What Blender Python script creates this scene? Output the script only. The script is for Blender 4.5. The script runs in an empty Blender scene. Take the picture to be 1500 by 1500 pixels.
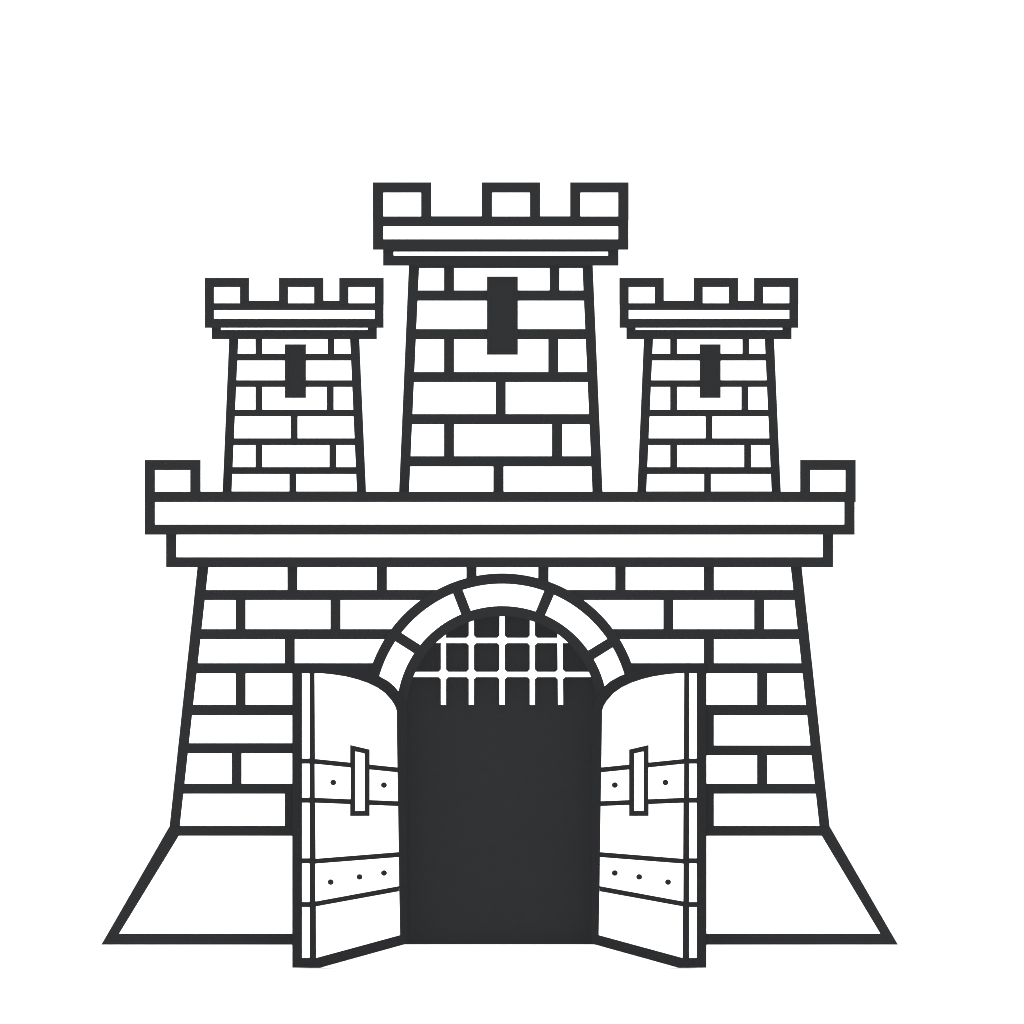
import bpy, bmesh, math
from mathutils import Vector

# ------------------------------------------------------------------ basics
D = 800.0          # camera distance: a long lens, as flat as an elevation
EYE = 6.33         # camera height over the ground, metres
sc = bpy.context.scene
C = sc.collection

def P(px, py, y=0.0):
    """A measured point of the elevation (1 px = 1 cm) standing at depth y."""
    f = (D + y) / D
    return Vector(((px - 750) / 100 * f, y, EYE + (750 - py) / 100 * f))

def PL(px, py, o, n):
    """A measured point that lies on the plane through o with normal n."""
    c = Vector((0, -D, EYE))
    d = P(px, py, 0) - c
    return c + d * ((o - c).dot(n) / d.dot(n))

# ------------------------------------------------------------------ materials
def material(name, col_a, col_b, scale, rough, bump):
    m = bpy.data.materials.new(name)
    m.use_nodes = True
    nt = m.node_tree
    b = nt.nodes['Principled BSDF']
    b.inputs['Roughness'].default_value = rough
    b.inputs['Specular IOR Level'].default_value = 0.0
    tc = nt.nodes.new('ShaderNodeTexCoord')
    nz = nt.nodes.new('ShaderNodeTexNoise')
    nz.inputs['Scale'].default_value = scale
    nz.inputs['Detail'].default_value = 6
    nt.links.new(tc.outputs['Object'], nz.inputs['Vector'])
    mx = nt.nodes.new('ShaderNodeMix'); mx.data_type = 'RGBA'
    nt.links.new(nz.outputs['Fac'], mx.inputs[0])
    mx.inputs[6].default_value = (*col_a, 1)
    mx.inputs[7].default_value = (*col_b, 1)
    nt.links.new(mx.outputs[2], b.inputs['Base Color'])
    if bump:
        bp = nt.nodes.new('ShaderNodeBump')
        bp.inputs['Strength'].default_value = bump
        bp.inputs['Distance'].default_value = 0.01
        nt.links.new(nz.outputs['Fac'], bp.inputs['Height'])
        nt.links.new(bp.outputs['Normal'], b.inputs['Normal'])
    return m

K = 0.276
DARK = material('charcoal_paint', (.0326*K, .0338*K, .0363*K), (.0336*K, .0348*K, .0375*K), 9, 1.0, 0.0)
WHITE = material('white_stone', (.86, .86, .86), (.90, .90, .90), 4, 0.9, 0.15)
BOARD = material('white_painted_boards', (.85, .85, .85), (.90, .90, .90), 7, 0.8, 0.1)
GROUND = material('white_ground', (.92, .92, .92), (.94, .94, .94), 1.5, 1.0, 0.0)

# ------------------------------------------------------------------ mesh builder
class MB:
    def __init__(s):
        s.bm = bmesh.new()
    def solid(s, A, B, mat=0):
        """closed solid between polygon A and its counterpart B"""
        va = [s.bm.verts.new(p) for p in A]
        vb = [s.bm.verts.new(p) for p in B]
        n = len(A)
        fs = [s.bm.faces.new(va), s.bm.faces.new(list(reversed(vb)))]
        for i in range(n):
            j = (i + 1) % n
            fs.append(s.bm.faces.new((va[j], va[i], vb[i], vb[j])))
        for f in fs:
            f.material_index = mat
        bmesh.ops.recalc_face_normals(s.bm, faces=fs)
    def prism(s, pts, d, a, b, mat=0):
        d = Vector(d)
        s.solid([p + d * a for p in pts], [p + d * b for p in pts], mat)
    def box(s, x0, x1, y0, y1, z0, z1, mat=0):
        pts = [Vector(p) for p in ((x0, y0, z0), (x1, y0, z0), (x1, y0, z1), (x0, y0, z1))]
        s.prism(pts, (0, 1, 0), 0, y1 - y0, mat)
    def build(s, name, parent=None, mats=None, label=None):
        me = bpy.data.meshes.new(name)
        s.bm.to_mesh(me); s.bm.free()
        for m in (mats or (DARK, WHITE)):
            me.materials.append(m)
        o = bpy.data.objects.new(name, me)
        C.objects.link(o)
        if parent is not None:
            o.parent = parent
        if label:
            o['label'] = label
        return o

FR = (0, -1, 0)     # outward at the front
def rect(x0, y0, x1, y1):
    return [(x0, y0), (x1, y0), (x1, y1), (x0, y1)]

def panel_px(mb, pts, y, proud=.008, sunk=.03, mat=1):
    """a slab with a measured outline set into a wall whose face is at depth y"""
    mb.prism([P(a, b, y) for a, b in pts], FR, proud, -sunk, mat)

def block(mb, x0, y0, x1, y1, yf, yb, whites, side=True, frame=.14):
    """a dark stone course: box outline in px, front and back depth, white
    panels on the front, and the same kind of panel on both ends and the back"""
    a, b = P(x0, y1, yf), P(x1, y0, yf)
    I = .015
    mb.solid([Vector((a.x, yf, a.z)), Vector((b.x, yf, a.z)), Vector((b.x, yf, b.z)), Vector((a.x, yf, b.z))],
             [Vector((a.x + I, yb, a.z + I)), Vector((b.x - I, yb, a.z + I)), Vector((b.x - I, yb, b.z)), Vector((a.x + I, yb, b.z))], 0)
    for w in whites:
        panel_px(mb, rect(*w), yf)
        p, q = P(w[0], w[3], yf), P(w[2], w[1], yf)
        mb.box(p.x, q.x, yb - .03, yb + .02, p.z, q.z, 1)
        if side:
            for X, sg in ((a.x, -1), (b.x, 1)):
                xa = X - sg * I * frame / (yb - yf)
                xb = X - sg * I * (1 - frame / (yb - yf))
                mb.prism([Vector((xa, yf + frame, p.z)), Vector((xb, yb - frame, p.z)),
                          Vector((xb, yb - frame, q.z)), Vector((xa, yf + frame, q.z))], (sg, 0, 0), .004, -.03, 1)

# ------------------------------------------------------------------ the castle
castle = bpy.data.objects.new('castle', None)
castle.location = (0, 0, 0)
C.objects.link(castle)
castle['label'] = 'white stone castle with charcoal outlines, three battlemented towers and an open arched gate'
castle['category'] = 'castle'

def lerp(a, b, t): return a + (b - a) * t

def side_blocks(mb, edge_f, edge_b, rows, sgn, joint=.15, first=.15):
    """stones of one flank. edge_f/edge_b(z) -> (x, y) of the front and back
    corner at height z; sgn is the outward x direction"""
    for k, (zt, zb) in enumerate(rows):
        L = edge_b(zt)[1] - edge_f(zt)[1]
        cuts = [(.0, .5), (.5, 1.)] if k % 2 else [(.0, .27), (.27, .73), (.73, 1.)]
        for c0, c1 in cuts:
            u0 = c0 * L + (first if c0 == 0 else joint / 2)
            u1 = c1 * L - (first if c1 == 1 else joint / 2)
            q = []
            for z, u in ((zt, u0), (zt, u1), (zb, u1), (zb, u0)):
                f, b = edge_f(z), edge_b(z)
                t = u / L
                q.append(Vector((lerp(f[0], b[0], t), lerp(f[1], b[1], t), z)))
            mb.prism(q, (sgn, 0, 0), .004, -.03, 1)

# ---- gate wall -----------------------------------------------------------
CX, CY = 735.5, 1042.3           # centre of the gate arch
WB = 3.0                         # back of the wall
def arc(r, a0, a1, n):           # angles in degrees, 0 = right, 90 = up (px space)
    return [(CX + r * math.cos(math.radians(lerp(a0, a1, i / n))),
             CY - r * math.sin(math.radians(lerp(a0, a1, i / n)))) for i in range(n + 1)]

mb = MB()
outline = [(290.1, 822), (247.2, 1220), (247.2, 1386), (596, 1386), (596, CY)]
outline += arc(139.5, 180, 0, 48)[1:-1]
outline += [(875, CY), (875, 1386), (1216.3, 1386), (1216.3, 1218.7), (1173.6, 822)]
mb.prism([P(a, b, 0) for a, b in outline], (0, 1, 0), 0, WB, 0)
# the dark end of the gate passage, and its floor
mb.box(P(590, 0).x, P(881, 0).x, 0.24, 0.34, -.06, P(0, 895).z, 0)
mb.box(P(592, 0).x, P(879, 0).x, -.02, .28, -.1, .01, 0)

def xl(y): return lerp(305.6, 263.7, (y - 831) / 378.6)      # inner edge, left
def xr(y): return lerp(1158.1, 1200.0, (y - 831) / 378.6)    # inner edge, right
def stone_row(y0, y1, cells, y0r=None, y1r=None):
    for a, b in cells:
        ta, tb = y0, y1
        if (b if b != 'R' else 1200) > 735 and y0r: ta, tb = y0r, y1r
        pts = [(xl(ta) if a == 'L' else a, ta), (xr(ta) if b == 'R' else b, ta),
               (xr(tb) if b == 'R' else b, tb), (xl(tb) if a == 'L' else a, tb)]
        panel_px(mb, pts, 0)
        back = [P(p, q, 0) + Vector((0, WB, 0)) for p, q in pts]
        mb.prism(back, FR, .03, -.02, 1)

RA = 182                                        # stones run in under the arch ring
def ax(y, s): return CX + s * math.sqrt(max(RA * RA - (CY - y) ** 2, 0))
def arch_stone(x_out, y0, y1, s):
    """a stone cut to the curve of the arch; s = -1 left, +1 right"""
    n = 6
    curve = [(ax(lerp(y0, y1, i / n), s), lerp(y0, y1, i / n)) for i in range(n + 1)]
    pts = [(x_out, y0)] + curve + [(x_out, y1)]
    panel_px(mb, pts, 0)
stone_row(828, 864, [('L', 420.8), (436, 551.7), (567, 683), (916.7, 1030.7), (1046, 'R')])
panel_px(mb, rect(698.3, 828, 788.2, 857), 0)
panel_px(mb, rect(803.8, 828, 901, 864), 0)
stone_row(879.2, 921.3, [('L', 344.8), (360, 483.8), (986.6, 1104.5), (1119.7, 'R')])
arch_stone(499.1, 879.2, 921.3, -1); arch_stone(971.5, 879.2, 921.3, 1)
stone_row(936.5, 971.2, [('L', 416.8), (1046, 'R')])
arch_stone(432, 936.5, 971.2, -1); arch_stone(1030.7, 936.5, 971.2, 1)
stone_row(986.7, 1032.3, [('L', 344.8), (360, 440), (455, 528), (935, 1008), (1023, 1108.8), (1124, 'R')])
stone_row(1048, 1088.4, [('L', 440), (455, 575), (890, 1008)])
stone_row(1048, 1091.7, [(1045.9, 'R')])
stone_row(1103.7, 1147.7, [('L', 339.2), (354.1, 440), (455, 560), (905, 1008)])
stone_row(1106.7, 1147.7, [(1023, 1108.8), (1124, 'R')])
stone_row(1162.9, 1209.6, [('L', 416.8), (440, 575), (890, 1020), (1045.9, 'R')])
stone_row(1226, 1367, [(480, 575), (890, 985)])
rows = [(P(0, a).z, P(0, b).z) for a, b in ((834, 864), (879.2, 921.3), (936.5, 971.2), (986.7, 1032.3),
        (1048, 1090), (1105, 1147.7), (1162.9, 1209.6))]
def wall_edge(px0, px1, y):
    z0, z1 = P(0, 822).z, P(0, 1220).z
    x0, x1 = P(px0, 0).x, P(px1, 0).x
    return lambda z: (lerp(x0, x1, (z0 - z) / (z0 - z1)), y)
side_blocks(mb, wall_edge(290.1, 247.2, 0), wall_edge(290.1, 247.2, WB), rows, -1)
side_blocks(mb, wall_edge(1173.6, 1216.3, 0), wall_edge(1173.6, 1216.3, WB), rows, 1)
wall = mb.build('gate_wall', castle)

# ---- battered feet of the wall -------------------------------------------
def plinth(px_top, px_bot, px_in, w_top, w_bot, w_in, sgn, label):
    mb = MB()
    yt, yb_, back = -.03, -.30, WB + .03
    A, B = P(px_top, 1220, yt), P(px_bot, 1383, yb_)
    zt, zb = P(0, 1212, yt).z, -.02
    xin = P(px_in, 0).x
    front = [Vector((A.x, yt, zt)), Vector((xin, yt, zt)), Vector((xin, yb_, zb)), Vector((B.x, yb_, zb))]
    rear = [Vector((A.x, back, zt)), Vector((xin, back, zt)), Vector((xin, back + .27, zb)), Vector((B.x, back + .27, zb))]
    mb.solid(front, rear, 0)
    n = Vector((0, -(zt - zb), (yt - yb_) * -1 * -1)).normalized()
    n = Vector((0, -(zt - zb), yt - yb_)).normalized()
    if n.y > 0: n = -n
    o = front[0]
    pts = [PL(a, b, o, n) for a, b in ((w_top, 1224.8), (w_in, 1224.8), (w_in, 1367.7), (w_bot, 1367.7))]
    mb.prism(pts, n, .02, -.03, 1)
    # the flank
    def e(y0, y1): return lambda z: (lerp(A.x, B.x, (zt - z) / (zt - zb)), lerp(y0, y1, (zt - z) / (zt - zb)))
    f, b = e(yt, yb_), e(back, back + .27)
    z1, z2 = P(0, 1224.8).z, P(0, 1367.7).z
    q = [Vector((f(z1)[0], f(z1)[1] + .2, z1)), Vector((b(z1)[0], b(z1)[1] - .2, z1)),
         Vector((b(z2)[0], b(z2)[1] - .2, z2)), Vector((f(z2)[0], f(z2)[1] + .2, z2))]
    mb.prism(q, (sgn, 0, 0), .004, -.03, 1)
    return mb.build('plinth', castle, label=label)
plinth(247.2, 147.5, 470, 262.1, 174.9, 455, -1, 'battered stone foot left of the gate')
plinth(1216.3, 1316.3, 993, 1203.5, 1289.1, 1008, 1, 'battered stone foot right of the gate')

# ---- two courses over the gate wall --------------------------------------
mb = MB()
block(mb, 243.2, 779, 1220.5, 831, -.20, WB + .20, [(258.7, 780, 1205, 816)])
mb.build('cornice', castle)
mb = MB()
block(mb, 212, 720, 1252, 783.3, -.35, WB + .35, [(227.2, 735.7, 1236.5, 768)])
par = mb.build('parapet', castle)
for x0, x1, w0, w1 in ((211.8, 293.9, 227.2, 278.4), (1172, 1253.6, 1187.2, 1238.1)):
    mb = MB()
    block(mb, x0, 673.6, x1, 735.4, -.355, .35, [(w0, 688.8, w1, 720)])
    mb.build('merlon', par)

# ---- gate arch ------------------------------------------------------------
mb = MB()
ring = arc(202.5, 180, 0, 72) + list(reversed(arc(139.5, 180, 0, 72)))
mb.prism([P(a, b, -.035) for a, b in ring], (0, 1, 0), 0, .10, 0)
def ang(p): return math.degrees(math.atan2(CY - p[1], p[0] - CX))
def voussoir(o0, i0, o1, i1):
    """corner points outer/inner at one end and the other"""
    a = arc(187, ang(o0), ang(o1), 16)
    b = arc(154.8, ang(i1), ang(i0), 16)
    panel_px(mb, a + b, -.035)
voussoir((678, 864.2), (689.7, 894.3), (797, 865.5), (784.5, 895.7))
voussoir((588.3, 927), (615.7, 944.5), (663.5, 869.5), (675.2, 899.8))
voussoir((811.7, 871.5), (798.8, 901.2), (889.2, 935.7), (861.5, 952.7))
voussoir((CX - 187, CY - 2), (CX - 154.8, CY - 2), (579, 939.7), (606.2, 957))
voussoir((897.3, 948.7), (870, 965.8), (CX + 187, CY - 2), (CX + 154.8, CY - 2))
mb.build('gate_arch', castle)

# ---- portcullis -----------------------------------------------------------
mb = MB()
YP = .10
h = 3.55
ups = [(649.6, 649.6, 926), (690.5, 690.5, 898), (735.5, 735.5, 902.8), (779.8, 779.8, 898), (820.2, 821.2, 926)]
for xt, xb, yt in ups:
    if xt == 735.5: yt = 899
    panel_px(mb, [(xt - h, yt), (xt + h, yt), (xb + h, 1032.2), (xb - h, 1032.2)], YP, .03, .03)
panel_px(mb, rect(630, 934.5, 841, 941.8), YP, .022, .022)
panel_px(mb, rect(600, 984.3, 871, 991.6), YP, .022, .022)
def stud(x, y):
    a, b = 3.7, 7.0
    panel_px(mb, [(x-a, y-b), (x+a, y-b), (x+b, y-a), (x+b, y+a), (x+a, y+b), (x-a, y+b), (x-b, y+a), (x-b, y-a)], YP, .038, .038)
for x in (690.5, 735.5, 779.8): stud(x, 938.1)
for x in (649.6, 690.5, 735.5, 779.8, 820.8): stud(x, 987.9)
mb.build('portcullis', castle)

# ---- towers ---------------------------------------------------------------
def tower(dx, yf, yb, body, inner, rows, slit, parapet, corbel, merlons, over, label):
    """all numbers are px of the elevation; dx shifts the whole tower"""
    mb = MB()
    (xl0, xr0, y0), (xl1, xr1, y1) = body
    fy = [P(xl0 + dx, y0, yf), P(xr0 + dx, y0, yf), P(xr1 + dx, y1 + 6, yf), P(xl1 + dx, y1 + 6, yf)]
    mid = (fy[0].x + fy[1].x) / 2
    inset = lambda x: x + (.015 if x < mid else -.015)
    mb.solid(fy, [Vector((inset(p.x), yb, p.z)) for p in fy], 0)
    (il0, ir0, iy0), (il1, ir1, iy1) = inner
    L = lambda y: lerp(il0, il1, (y - iy0) / (iy1 - iy0))
    R = lambda y: lerp(ir0, ir1, (y - iy0) / (iy1 - iy0))
    for ya, yb2, cells in rows:
        for a, b in cells:
            pts = [((L(ya) if a == 'L' else a) + dx, ya), ((R(ya) if b == 'R' else b) + dx, ya),
                   ((R(yb2) if b == 'R' else b) + dx, yb2), ((L(yb2) if a == 'L' else a) + dx, yb2)]
            panel_px(mb, pts, yf)
            bk = [P(p, q, yf) + Vector((0, yb - yf, 0)) for p, q in pts]
            mb.prism(bk, FR, .03, -.02, 1)
    def edge(pa, pb, yy, o=0.0): return lambda z: (lerp(pa.x, pb.x, (pa.z - z) / (pa.z - pb.z)) + o, yy)
    zr = [(P(0, a, yf).z, P(0, b, yf).z) for a, b, _ in rows]
    side_blocks(mb, edge(fy[0], fy[3], yf), edge(fy[0], fy[3], yb, .015), zr, -1, .11, .13)
    side_blocks(mb, edge(fy[1], fy[2], yf), edge(fy[1], fy[2], yb, -.015), zr, 1, .11, .13)
    t = mb.build('tower', castle, label=label)
    # window slit: a dark frame round a barely recessed charcoal panel
    mb = MB()
    x0, y0s, x1, y1s = slit
    f, w = 5, 1
    yo = yf - .035
    for r in (rect(x0, y0s, x0 + f, y1s), rect(x1 - f, y0s, x1, y1s), rect(x0 + f, y0s, x1 - f, y0s + f), rect(x0 + f, y1s - f, x1 - f, y1s)):
        mb.prism([P(a + dx, b, yo) for a, b in r], (0, 1, 0), 0, .06, 0)
    mb.prism([P(a + dx, b, yf - .028) for a, b in rect(x0 + f - .5, y0s + f - .5, x1 - f + .5, y1s - f + .5)], (0, 1, 0), 0, .05, 0)
    mb.build('arrow_slit', t)
    mb = MB()
    x0, ya, x1, yb3, w = corbel
    block(mb, x0 + dx, ya - 5, x1 + dx, yb3, yf - over * .55, yb + over * .55, [(w[0] + dx, w[1], w[2] + dx, w[3])], frame=.12)
    mb.build('corbel', t)
    mb = MB()
    x0, ya, x1, yb3, w = parapet
    block(mb, x0 + dx, ya, x1 + dx, yb3, yf - over, yb + over, [(w[0] + dx, w[1], w[2] + dx, w[3])], frame=.13)
    mb.build('parapet', t)
    for x0, x1, w0, w1, ya, yb3, wy0, wy1 in merlons:
        mb = MB()
        block(mb, x0 + dx, ya, x1 + dx, yb3, yf - over - .005, yf - over + .45, [(w0 + dx, wy0, w1 + dx, wy1)], frame=.12)
        mb.build('merlon', t)
    return t

small = dict(
    body=((335.9, 526.1, 488), (325.7, 536.6, 720)),
    inner=((349.4, 512.5, 495.9), (339.5, 522.6, 719.6)),
    rows=[(495.9, 518, [('L', 374), (384.6, 479.8), (490.1, 'R')]),
          (528.4, 556.8, [('L', 'R')]),
          (567, 599.8, [('L', 374), (384.6, 478.3), (489, 'R')]),
          (610.2, 641.8, [('L', 425.7), (436.2, 'R')]),
          (652.2, 684, [('L', 374), (384.6, 482.3), (492.9, 'R')]),
          (694.6, 719.6, [('L', 423.7), (434.1, 'R')])],
    slit=(417.1, 504.2, 448.3, 583),
    parapet=(299.9, 440.3, 562.0, 480.3, (313.7, 454.5, 548.4, 466.8)),
    corbel=(310, 480.3, 552.1, 496.9, (323.8, 479.4, 538.3, 483.1)),
    merlons=[(a, b, c, d, 406.9, 446, 420.7, 443.9) for a, b, c, d in
             ((299.7, 365, 313.7, 351.3), (408.5, 473.9, 422.2, 459.9), (496.8, 562.2, 510.8, 548.4))],
    over=.22)
tower(0, .30, 2.3, label='small tower on the left of the roof', **small)
tower(607.5, .30, 2.3, label='small tower on the right of the roof', **small)
tower(0, .10, 2.8,
    body=((599.2, 868, 380), (584.2, 883, 720)),
    inner=((614.1, 853, 392.9), (599.5, 867.6, 720)),
    rows=[(392.9, 425.1, [('L', 650.2), (665.3, 804.7), (819.8, 'R')]),
          (440.7, 481.8, [('L', 'R')]),
          (497.1, 544.7, [('L', 650.2), (665.3, 802.9), (818.2, 'R')]),
          (560, 606.3, [('L', 725.7), (741, 'R')]),
          (621.9, 668, [('L', 650.2), (665.3, 808.3), (823.9, 'R')]),
          (683.6, 721, [('L', 722.5), (737.9, 'R')])],
    slit=(713.2, 404.8, 758.7, 519.8),
    parapet=(546.2, 316.7, 920.7, 365.8, (561.6, 332, 905.3, 350.2)),
    corbel=(561.1, 365.8, 906.1, 389.2, (576.7, 368.9, 890.5, 374.1)),
    merlons=[(a, b, c, d, 267, 322, 282.4, 316.7) for a, b, c, d in
             ((546, 632, 561.6, 616.7), (705.4, 791.4, 721, 776.1), (835.1, 920.9, 850.5, 905.3))],
    over=.30, label='tall middle tower')

# ---- doors, standing open towards the viewer ------------------------------
MX = 1463.0
def door(mirror, label):
    m = (lambda x: MX - x) if mirror else (lambda x: x)
    s = -1 if mirror else 1
    yh, yfree = -.31, -1.60
    hinge, free = P(m(597), 1383, yh), P(m(457.5), 1417.8, yfree)
    u = Vector((free.x - hinge.x, free.y - hinge.y, 0)).normalized()      # hinge -> free edge
    n = Vector((s * -u.y, s * u.x, 0))
    if n.y > 0: n = -n                                                     # face towards the viewer
    F = lambda x, y: PL(m(x), y, hinge, n)
    FA = lambda x, y, a: PL(m(x), y, hinge + n * a, n)                                 # on the broad face
    # how thick the leaf must be to show its edge out to px 428
    E0 = Vector((free.x, free.y, 0))
    t = 0.40
    for _ in range(20):
        q = E0 - n * t
        px = 750 + q.x * 100 * D / (D + q.y)
        err = abs(px - m(428)) * (1 if abs(px - 750) < abs(m(428) - 750) else -1) / 100
        t += err
    E = lambda x, y: PL(m(x), y, E0, u)                                    # on the narrow edge
    # broad outline: the curve of the white boards set off by the frame
    curve = [(461.3, 986.5), (472.8, 986.7), (488.8, 988.4), (506.4, 991.1), (522.4, 995.1), (538.4, 1000.5),
             (552.8, 1007.4), (564, 1015.4), (573.6, 1026.2), (578.4, 1034), (580.7, 1040.8)]
    outer = [(457.5, 971.3), (472.8, 971.4), (490, 973), (508.8, 975.9), (526.5, 980.2), (543, 985.3), (556, 990.5),
             (568.8, 997.6), (578.4, 1005.8), (584, 1012.9), (590, 1022), (596, 1036), (597, 1050)]
    body = outer + [(597, 1382.2), (594, 1383.2), (468.6, 1417.8), (457.5, 1417.8)]
    root_pts = [F(a, b) for a, b in body]
    mb = MB()
    mb.prism(root_pts, n, 0, -t, 0)
    def lx(y): return lerp(461.3, 463.8, (y - 986.5) / 416.2)
    def rx(y): return lerp(580.7, 585.8, (y - 1040.8) / 328.8)
    def bp(mbx, pts, a=.006, b=-.02, mat=1):
        q = [FA(x, y, a) for x, y in pts]
        mbx.prism(q, n, 0, b - a, mat)
    def ep(mbx, y0, y1, a=.006, b=-.02):
        mbx.prism([E(x, y) for x, y in rect(443.1, y0, 453.3, y1)], u, a, b, 1)
    bp(mb, curve + [(581.9, 1126), (462.1, 1114)])
    bp(mb, [(462.4, 1172), (582.8, 1176), (583.8, 1250), (462.9, 1260)])
    bp(mb, [(463.3, 1325), (584.5, 1301), (585.8, 1369.6), (463.7, 1402.8)])
    ep(mb, 986.5, 1110.9); ep(mb, 1176.1, 1257); ep(mb, 1328.9, 1402.9)
    d = mb.build('door', castle, mats=(DARK, BOARD), label=label)
    for q, w, ed in (
        ([(462, 1111.6), (581.9, 1123.9), (582.9, 1181), (462.4, 1176.1)],
         [(462.1, 1119.2), (582, 1131.6), (582.7, 1173.4), (462.4, 1168.4)], (1118.8, 1168.1)),
        ([(462.9, 1257.7), (583.8, 1248), (584.5, 1305.8), (463.3, 1327.9)],
         [(462.9, 1265.3), (583.9, 1255.8), (584.4, 1297.8), (463.2, 1320.1)], (1265, 1321.1))):
        mb = MB()
        bp(mb, q, .010, -.01, 0)
        bp(mb, w, .015, -.01, 1)
        ep(mb, *ed)
        mb.build('strap', d, mats=(DARK, BOARD))
    mb = MB()
    bp(mb, [(514.4, 1091.4), (541.6, 1097.8), (541.6, 1195.4), (514.4, 1195.4)], .030, -.01, 0)
    bp(mb, [(520.8, 1101), (533.8, 1103.9), (533.8, 1187.6), (520.8, 1187.6)], .036, -.01, 1)
    mb.build('handle', d, mats=(DARK, BOARD))
    for x, y in ((488.5, 1146.2), (562.7, 1150), (484.7, 1292.1), (527, 1284.5), (562.8, 1278.8)):
        mb = MB()
        ringp = [(x + 4.2 * math.cos(i * math.tau / 20), y + 4.2 * math.sin(i * math.tau / 20)) for i in range(20)]
        r2 = [(x + 2.6 * math.cos(i * math.tau / 20), y + 2.6 * math.sin(i * math.tau / 20)) for i in range(20)]
        mb.prism([FA(a, b, .024) for a, b in ringp], n, -.012, 0, 0)
        mb.solid([FA(a, b, .0241) for a, b in ringp], [FA(a, b, .030) for a, b in r2], 0)
        mb.build('nail', d)
    return d
door(False, 'open door leaf left of the gate opening')
door(True, 'open door leaf right of the gate opening')

# ------------------------------------------------------------------ ground
bm = bmesh.new()
def profile(start, foot):        # level under the castle, a low step down in front of it
    return [(-3000, -.345), (foot, -.345), (start, -.008), (4000, -.008)]
wide, gate = profile(-.33, -.335), profile(-.04, -.045)
lines = [[bm.verts.new((x, y, z)) for y, z in pr] for x, pr in
         ((-3000, wide), (P(470.5, 0).x, wide), (P(471.5, 0).x, gate), (P(991.5, 0).x, gate), (P(992.5, 0).x, wide), (3000, wide))]
for l0, l1 in zip(lines, lines[1:]):
    for i in range(3):
        bm.faces.new((l0[i], l1[i], l1[i + 1], l0[i + 1]))
me = bpy.data.meshes.new('ground'); bm.to_mesh(me); bm.free()
me.materials.append(GROUND)
g = bpy.data.objects.new('ground', me); C.objects.link(g)
g['kind'] = 'structure'

# ------------------------------------------------------------------ light
w = bpy.data.worlds.new('World'); sc.world = w
w.use_nodes = True
bg = w.node_tree.nodes['Background']
bg.inputs['Color'].default_value = (1, 1, 1, 1)
bg.inputs['Strength'].default_value = 1.7
def lamp(elev, amount):
    """a round studio lamp in front of the castle, elev degrees above eye level"""
    R = D + 5
    ld = bpy.data.lights.new('studio_lamp', 'AREA')
    ld.shape = 'DISK'; ld.size = 30
    ld.energy = amount * math.pi ** 2 * R ** 2 / math.cos(math.radians(elev))
    lo = bpy.data.objects.new('studio_lamp', ld); C.objects.link(lo)
    el = math.radians(elev)
    lo.location = (0, -R * math.cos(el), EYE + R * math.sin(el))
    lo.rotation_euler = (math.radians(90) - el, 0, 0)
lamp(0, 2.6)

# ------------------------------------------------------------------ camera
cd = bpy.data.cameras.new('camera')
cd.sensor_width = 36
cd.lens = 36 * D / 15
cd.clip_start = 1; cd.clip_end = 8000
co = bpy.data.objects.new('camera', cd); C.objects.link(co)
co.location = (0, -D, EYE)
co.rotation_euler = (math.radians(90), 0, 0)
sc.camera = co
sc.cycles.use_denoising = True
sc.cycles.filter_width = 1.1
vs = sc.view_settings
vs.view_transform = 'Standard'; vs.look = 'None'
vs.exposure = 0; vs.gamma = 1; vs.use_curve_mapping = False
